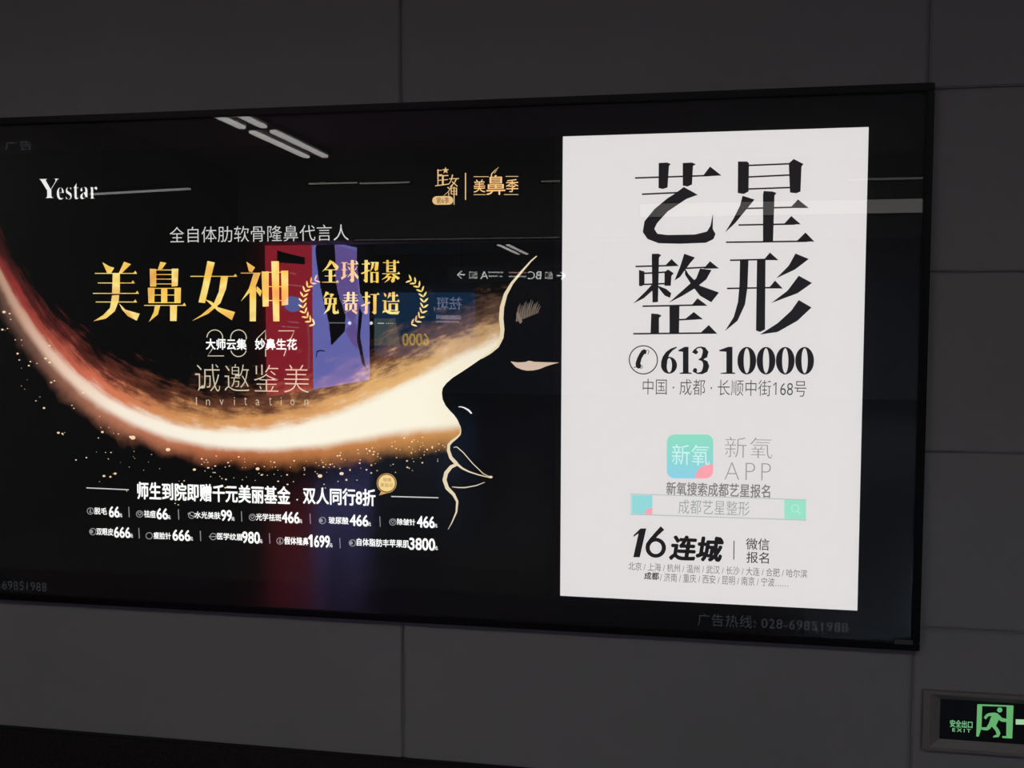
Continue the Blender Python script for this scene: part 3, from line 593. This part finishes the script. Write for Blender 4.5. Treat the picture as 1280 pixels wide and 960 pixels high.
S.poly([(745, 520), (790, 516), (815, 524), (835, 545), (850, 560), (888, 566), (888, 592), (845, 590), (822, 574), (810, 600), (800, 622), (825, 655), (836, 684), (822, 712), (775, 716), (782, 702), (806, 692), (796, 662), (766, 628), (752, 648), (728, 660), (684, 654), (684, 634), (724, 634), (744, 600), (758, 558), (765, 545), (740, 545), (718, 572), (702, 556), (722, 530)])
S.build('running_man', M_GREEN, fp)['label'] = 'green running man in a doorway'
sh = Sheet(sp); put_text(sh, '安全出口', 1187.5, 1215.5, 900.5, 909.5, offset=.012); put_text(sh, 'EXIT', 1190.5, 1213.5, 910.8, 915, offset=.01, space=1.4)
sh.build('sign_lettering', mat('pale_green_glow', rgb(20, 60, 30), .5, emit=rgb(120, 190, 136), es=1.0), fp)
sh = Sheet(sp, 1120, 810, 6.4); sh.poly([(958, 570), (1085, 574), (1080, 548), (1150, 594), (1080, 640), (1085, 614), (958, 612)]); sh.build('arrow', mat('white_glow', rgb(60, 90, 60), .5, emit=rgb(160, 205, 160), es=1.0), fp)

# ------------------------------------------------------------------ the hall behind the camera, seen in the glass
M_TUBE = mat('tube_glow', (.8, .8, .8, 1), .5, emit=(1, .97, .93, 1), es=TUBE)
M_FILL = mat('fill_glow', (.8, .8, .8, 1), .5, emit=(1, .945, .9, 1), es=OVERHEAD)
M_WHITEMETAL = mat('white_metal', rgb(120, 120, 118), .5)
pa = mir(onZ(274, 148, CEIL-.07)); pb = mir(onZ(304, 148, CEIL-.07))
XA, XB = pa.x, pb.x
ya1 = mir(onZ(313, 161.5, CEIL-.07)).y; yb0 = mir(onZ(314, 166, CEIL-.07)).y; yb1 = mir(onZ(392, 198, CEIL-.07)).y
LEN = abs(yb1-yb0)
def tube_lamp(y_near, label, group='twin tube ceiling lamps', L=None):
    L = L or LEN
    t = thing('ceiling_lamp', label, 'ceiling lamp', ((XA+XB)/2, y_near-L/2, CEIL), group)
    lo_, hi_ = min(XA, XB)-.07, max(XA, XB)+.07
    boxes('housing', [(lo_, hi_, y_near-L, y_near, CEIL-.045, CEIL)], M_WHITEMETAL, t, .006)
    for x in (XA, XB):
        bm = bmesh.new(); box(bm, x-.03, x+.03, y_near-L+.02, y_near-.02, CEIL-.07, CEIL-.045, .004)
        build('diffuser', bm, M_TUBE, t)
tube_lamp(ya1+LEN, 'twin tube ceiling lamp mirrored largest in the glass, cut by the lightbox frame')
tube_lamp(yb0, 'twin tube ceiling lamp mirrored whole above the small white subtitle line')
yc0 = mir(onZ(617, 307, CEIL-.07)).y; yc1 = mir(onZ(650, 318.5, CEIL-.07)).y; Lc = (yc0-yc1)/2-.05
tube_lamp(yc0, 'twin tube ceiling lamp mirrored far off above the mirrored direction sign, nearer one', L=Lc)
tube_lamp(yc0-Lc-.1, 'twin tube ceiling lamp mirrored far off above the mirrored direction sign, farther one', L=Lc)
def fill_panel(x, y, h, mt, label, group):  # added fill lights, kept out of the mirrored view
    t = thing('fill_panel', label, 'ceiling lamp', (x, y, CEIL), group); o_ = h+.03
    boxes('trim_ring', [(x-o_, x+o_, y-o_, y-h, CEIL-.02, CEIL), (x-o_, x+o_, y+h, y+o_, CEIL-.02, CEIL), (x-o_, x-h, y-h, y+h, CEIL-.02, CEIL), (x+h, x+o_, y-h, y+h, CEIL-.02, CEIL)], M_WHITEMETAL, t)
    boxes('diffuser', [(x-h, x+h, y-h, y+h, CEIL-.015, CEIL-.005)], mt, t)
fill_panel(-4.3, -3.1, .29, M_FILL, 'small added ceiling fill panel, farthest of its row from the exit sign', 'added fill panels over the walkway')
fill_panel(-2.7, -3.85, .29, M_FILL, 'small added ceiling fill panel facing the gold headline of the lightbox', 'added fill panels over the walkway')
fill_panel(-.8, -3.85, .29, M_FILL, 'small added ceiling fill panel facing the white poster of the lightbox', 'added fill panels over the walkway')
fill_panel(1.1, -3.85, .29, M_FILL, 'small added ceiling fill panel nearest to the exit sign', 'added fill panels over the walkway')
M_COOL = mat('cool_fill_glow', (.8, .8, .8, 1), .5, emit=(.62, .86, 1.12, 1), es=COOL)  # added behind the beam to lift the right side of the hall
fill_panel(1.5, -9.5, .6, M_COOL, 'big added cool ceiling fill panel just beyond the beam', 'added fill panels beyond the beam')
fill_panel(3.6, -12.6, .6, M_COOL, 'big added cool ceiling fill panel near the hanging direction sign', 'added fill panels beyond the beam')
# glowing strips on the beam; thin ones paint the glints of its metal trim
def strip(name, label, p0, p1, h, es, depth=.05, Y=BEAM_D):
    q0, q1 = mir(onY(*p0, Y-depth)), mir(onY(*p1, Y-depth))
    t = thing(name, label, 'strip light', ((q0.x+q1.x)/2, -Y, (q0.z+q1.z)/2), 'light strips on the beam')
    z = (q0.z+q1.z)/2
    boxes('backplate', [(q0.x-.02, q1.x+.02, -Y, -Y+depth*.7, z-h/2-.012, z+h/2+.012)], M_FRAME, t)
    bm = bmesh.new(); box(bm, q0.x, q1.x, -Y+depth*.7, -Y+depth, z-h/2, z+h/2, min(.004, h*.2))
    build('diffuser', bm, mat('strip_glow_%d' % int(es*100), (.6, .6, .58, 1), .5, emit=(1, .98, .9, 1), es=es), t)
strip('trim_glint', 'thin glowing trim glint mirrored below the large tube lamps, first piece', (385, 229), (446, 228.6), .016, .95)
strip('trim_glint', 'thin glowing trim glint mirrored below the large tube lamps, piece next to the gold logo', (449, 228.6), (512, 228.2), .016, .95)
strip('trim_glint', 'short thin glowing trim glint mirrored just left of the white poster', (676, 226.5), (700, 226), .018, .5)
strip('trim_glint', 'thin dim glowing trim glint mirrored right of the white poster', (1060, 224), (1190, 222), .02, .4)
strip('light_band', 'broad grey light band mirrored across the top of the white poster', (800, 260.5), (1200, 258.5), .135, .62)
strip('trim_glint', 'faint glowing strip as highlight along the lower edge of the beam', (442, 298.5), (700, 298), .014, .28)  # glow stands for the highlight on the beam's bottom edge
PZ = 2.6
q0, q1 = mir(onZ(112, 242.5, PZ)), mir(onZ(238, 235.5, PZ)); mid = (q0+q1)/2
t = thing('pendant_light', 'slim slanted hanging light mirrored just right of the white serif name', 'pendant light', (mid.x, mid.y, CEIL))
d = q1-q0; L_ = d.length; RM = Matrix.Translation(mid) @ Matrix.Rotation(math.atan2(d.y, d.x), 4, 'Z')
def bar(name, w, z0, z1, inset, mt):
    bm = bmesh.new(); box(bm, -L_/2+inset, L_/2-inset, -w, w, z0, z1, .003); bmesh.ops.transform(bm, matrix=RM, verts=bm.verts); return build(name, bm, mt, t)
bar('housing', .026, .004, .035, 0, M_FRAME); bar('diffuser', .02, -.008, .006, .01, mat('pendant_glow', (.7, .7, .7, 1), .5, emit=(1, 1, 1, 1), es=1.25))
for sgn in (-1, 1):
    bm = bmesh.new(); bmesh.ops.create_cone(bm, cap_ends=True, segments=8, radius1=.003, radius2=.003, depth=CEIL-PZ-.03)
    c_ = mid+d*(.35*sgn); bmesh.ops.translate(bm, vec=(c_.x, c_.y, (CEIL+PZ+.03)/2), verts=bm.verts); build('hanger_rod', bm, M_FRAME, t)

# red board and purple lightbox on the side wall
def side(off): return lambda x, y: mir(onX(x, y, XS+off))
def glow(name, r, g, b, k=10.5):
    c = rgb(r, g, b); return mat(name, (c[0]*.5, c[1]*.5, c[2]*.5, 1), .5, emit=c, es=k)
def slab(name, quad, d0, d1, material, parent):
    """a board on the side wall: outline given on its front plane"""
    pts = [side(d1)(*q_) for q_ in quad]; bm = bmesh.new()
    a_ = [bm.verts.new(p) for p in pts]; b_ = [bm.verts.new(Vector((XS+d0, p.y, p.z))) for p in pts]
    bm.faces.new(a_); bm.faces.new(b_[::-1])
    for i in range(len(pts)): bm.faces.new([a_[i], b_[i], b_[(i+1) % len(pts)], a_[(i+1) % len(pts)]])
    bmesh.ops.recalc_face_normals(bm, faces=bm.faces); return build(name, bm, material, parent)
c0 = mir(onX(366, 490, XS))
GAPX = .025
RB = thing('display_board', 'red lit display board with a dark screen, mirrored behind the gold headline', 'display board', (XS, c0.y, c0.z))
zt = side(.12)(392, 296).z; zl = side(.12)(391, 487).z
yl, yr = side(.12)(341, 400).y, side(.12)(391, 400).y; ye = side(.12)(462, 400).y
boxes('body', [(XS+GAPX, XS+.12, yr+.0, yl, zl, zt)], glow('red_glow', 132, 28, 40), RB, .01)
slab('screen', [(347, 313.5), (381, 322), (381, 330.5), (347, 328)], .12, .128, mat('dark_screen', rgb(12, 20, 26), .3), RB)
sh = Sheet(side(.13)); sh.disc(366, 380, 11, 10, 24); sh.build('round_mark', glow('round_blue_glow', 84, 92, 150), RB)
sh = Sheet(side(.13)); sh.line([(384.5, 404), (386.5, 430), (385.5, 462)], 2.2); sh.build('edge_trim', glow('pink_edge_glow', 116, 60, 74), RB)
for y_, xa_, xb_ in ((341, 362, 370), (356, 360, 377), (402, 360, 374), (408, 352, 374)):
    sh = Sheet(side(.13)); sh.line([(xa_, y_), (xb_, y_+1.6)], 1.6); sh.build('caption_line', glow('pink_caption_glow', 148, 76, 92), RB)
PB = thing('poster_lightbox', 'lilac lit poster with a long haired figure in a dress, mirrored behind small gold characters', 'lightbox', (XS, (yr+ye)/2, zl))
boxes('body', [(XS+GAPX, XS+.12, ye, yr-.01, zl, zt)], mat('lilac_glow', rgb(60, 60, 100), .5, emit=rgb(112, 114, 190), es=8.5), PB, .01)
sh = Sheet(side(.123))
sh.poly([(397, 298), (418, 304), (419, 322), (419, 350), (424, 372), (432, 395), (431, 414), (414, 432), (411, 404), (405, 380), (399, 352), (396, 330), (394, 312)]); sh.poly([(446, 306), (461.5, 314), (461.5, 372), (458, 384), (450, 366), (446, 330)]); sh.poly([(449, 382), (453, 392), (450, 420), (456, 455), (461, 466), (453, 455), (446, 425)])
sh.build('dark_hair', mat('hair_print', rgb(14, 12, 22), .6, emit=rgb(16, 14, 26), es=2), PB)
sh = Sheet(side(.123)); sh.poly([(419, 306), (446, 313), (447, 350), (449, 384), (441, 405), (431, 392), (424, 370), (419, 350)]); sh.poly([(431, 412), (444, 402), (449, 420), (447, 436), (440, 430)]); sh.build('gown_shade', glow('violet_glow', 98, 80, 142), PB)
sh = Sheet(side(.124)); put_text(sh, '▪▪—▪▪', 419, 437, 468.5, 475) if False else sh.line([(395, 440), (400, 438), (406, 439)], 1.6); sh.line([(396, 441), (395, 446)], 1.4); sh.build('scroll_mark', mat('dark_blue_print', rgb(26, 26, 60), .6), PB)
# blue lightbox on the far wall
FW = -FAR; fwall = lambda x, y: mir(onY(x, y, FW-.13))
q0, q1 = fwall(464, 366), fwall(592, 446)
BB = thing('wall_lightbox', 'dim blue lightbox with white and yellow writing, mirrored right of the gold laurel', 'lightbox', ((q0.x+q1.x)/2, FAR, q1.z))
boxes('body', [(q0.x, q1.x, FAR, FAR+.12, q1.z, q0.z)], glow('deep_blue_glow', 14, 38, 62), BB, .01)
sh = Sheet(fwall); put_text(sh, '祛斑,', 542, 577, 371, 388, offset=.01, flip=True); sh.line([(545, 396), (576, 397)], 5).line([(545, 402), (574, 402.5)], 2); sh.build('title_lettering', glow('pale_blue_glow', 92, 100, 124), BB)
sh = Sheet(fwall); put_text(sh, '6000', 503, 536, 417, 432, offset=.02, flip=True); sh.build('price_lettering', glow('yellow_glow', 128, 116, 50), BB)
sh = Sheet(fwall); sh.poly([(464, 398), (494, 398), (500, 432), (464, 432)]); sh.build('panel_print', glow('grey_green_glow', 56, 70, 72), BB)
# hanging direction sign
SD = 14.6; hs = lambda x, y: mir(onY(x, y, SD))
q0, q1 = hs(560, 334.5), hs(770, 351)
HS = thing('direction_sign', 'hanging black direction sign with white exit letters, mirrored beside the forehead line', 'direction sign', ((q0.x+q1.x)/2, -SD-.05, q1.z))
boxes('board', [(q0.x, q1.x, -SD-.1, -SD-.004, q1.z, q0.z)], mat('sign_board', rgb(14, 17, 16), .5, emit=rgb(18, 24, 22), es=3), HS, .005)
for x in (q0.x+.25, q1.x-.25):
    bm = bmesh.new(); bmesh.ops.create_cone(bm, cap_ends=True, segments=12, radius1=.012, radius2=.012, depth=CEIL-q0.z)
    bmesh.ops.translate(bm, vec=(x, -SD-.05, (CEIL+q0.z)/2), verts=bm.verts); build('hanger_rod', bm, M_METAL, HS)
M_SIGNW = mat('sign_white_glow', (.6, .6, .6, 1), .5, emit=(1, 1, .95, 1), es=5.5)
sh = Sheet(hs); sh.line([(571.5, 343.3), (581.5, 343.5)], 1.4).line([(577, 338.6), (571.5, 343.3), (577, 348.4)], 1.4)
sh.build('arrow', M_SIGNW, HS); sh = Sheet(hs); put_text(sh, 'A', 600.5, 610, 339, 348.7, flip=True); put_text(sh, 'BC', 659.5, 676.5, 339.2, 349, flip=True)
put_text(sh, '出口', 586.5, 596.5, 338.6, 348.6, flip=True); put_text(sh, '出口', 681.5, 690.5, 339, 349, flip=True)
sh.build('lettering', M_SIGNW, HS); sh = Sheet(hs); sh.line([(696, 344.5), (706, 344.7)], 1.4).line([(701, 339.8), (706.5, 344.7), (701, 349.4)], 1.4)
sh.build('arrow', M_SIGNW, HS)
sh = Sheet(hs)
for y, x0, x1 in ((340.4, 610.5, 629), (345.2, 610.5, 622), (345.4, 624, 628), (345.6, 636, 657.5)): sh.line([(x0, y), (x1, y)], 1.7)
sh.build('route_lines', mat('sign_grey_glow', (.4, .4, .4, 1), .5, emit=(1, 1, .98, 1), es=2.8), HS)
sh = Sheet(hs); sh.line([(636, 340.6), (657.5, 340.8)], 1.7); sh.build('red_route_line', mat('sign_red_glow', (.4, .1, .1, 1), .5, emit=(1, .4, .42, 1), es=2.4), HS)
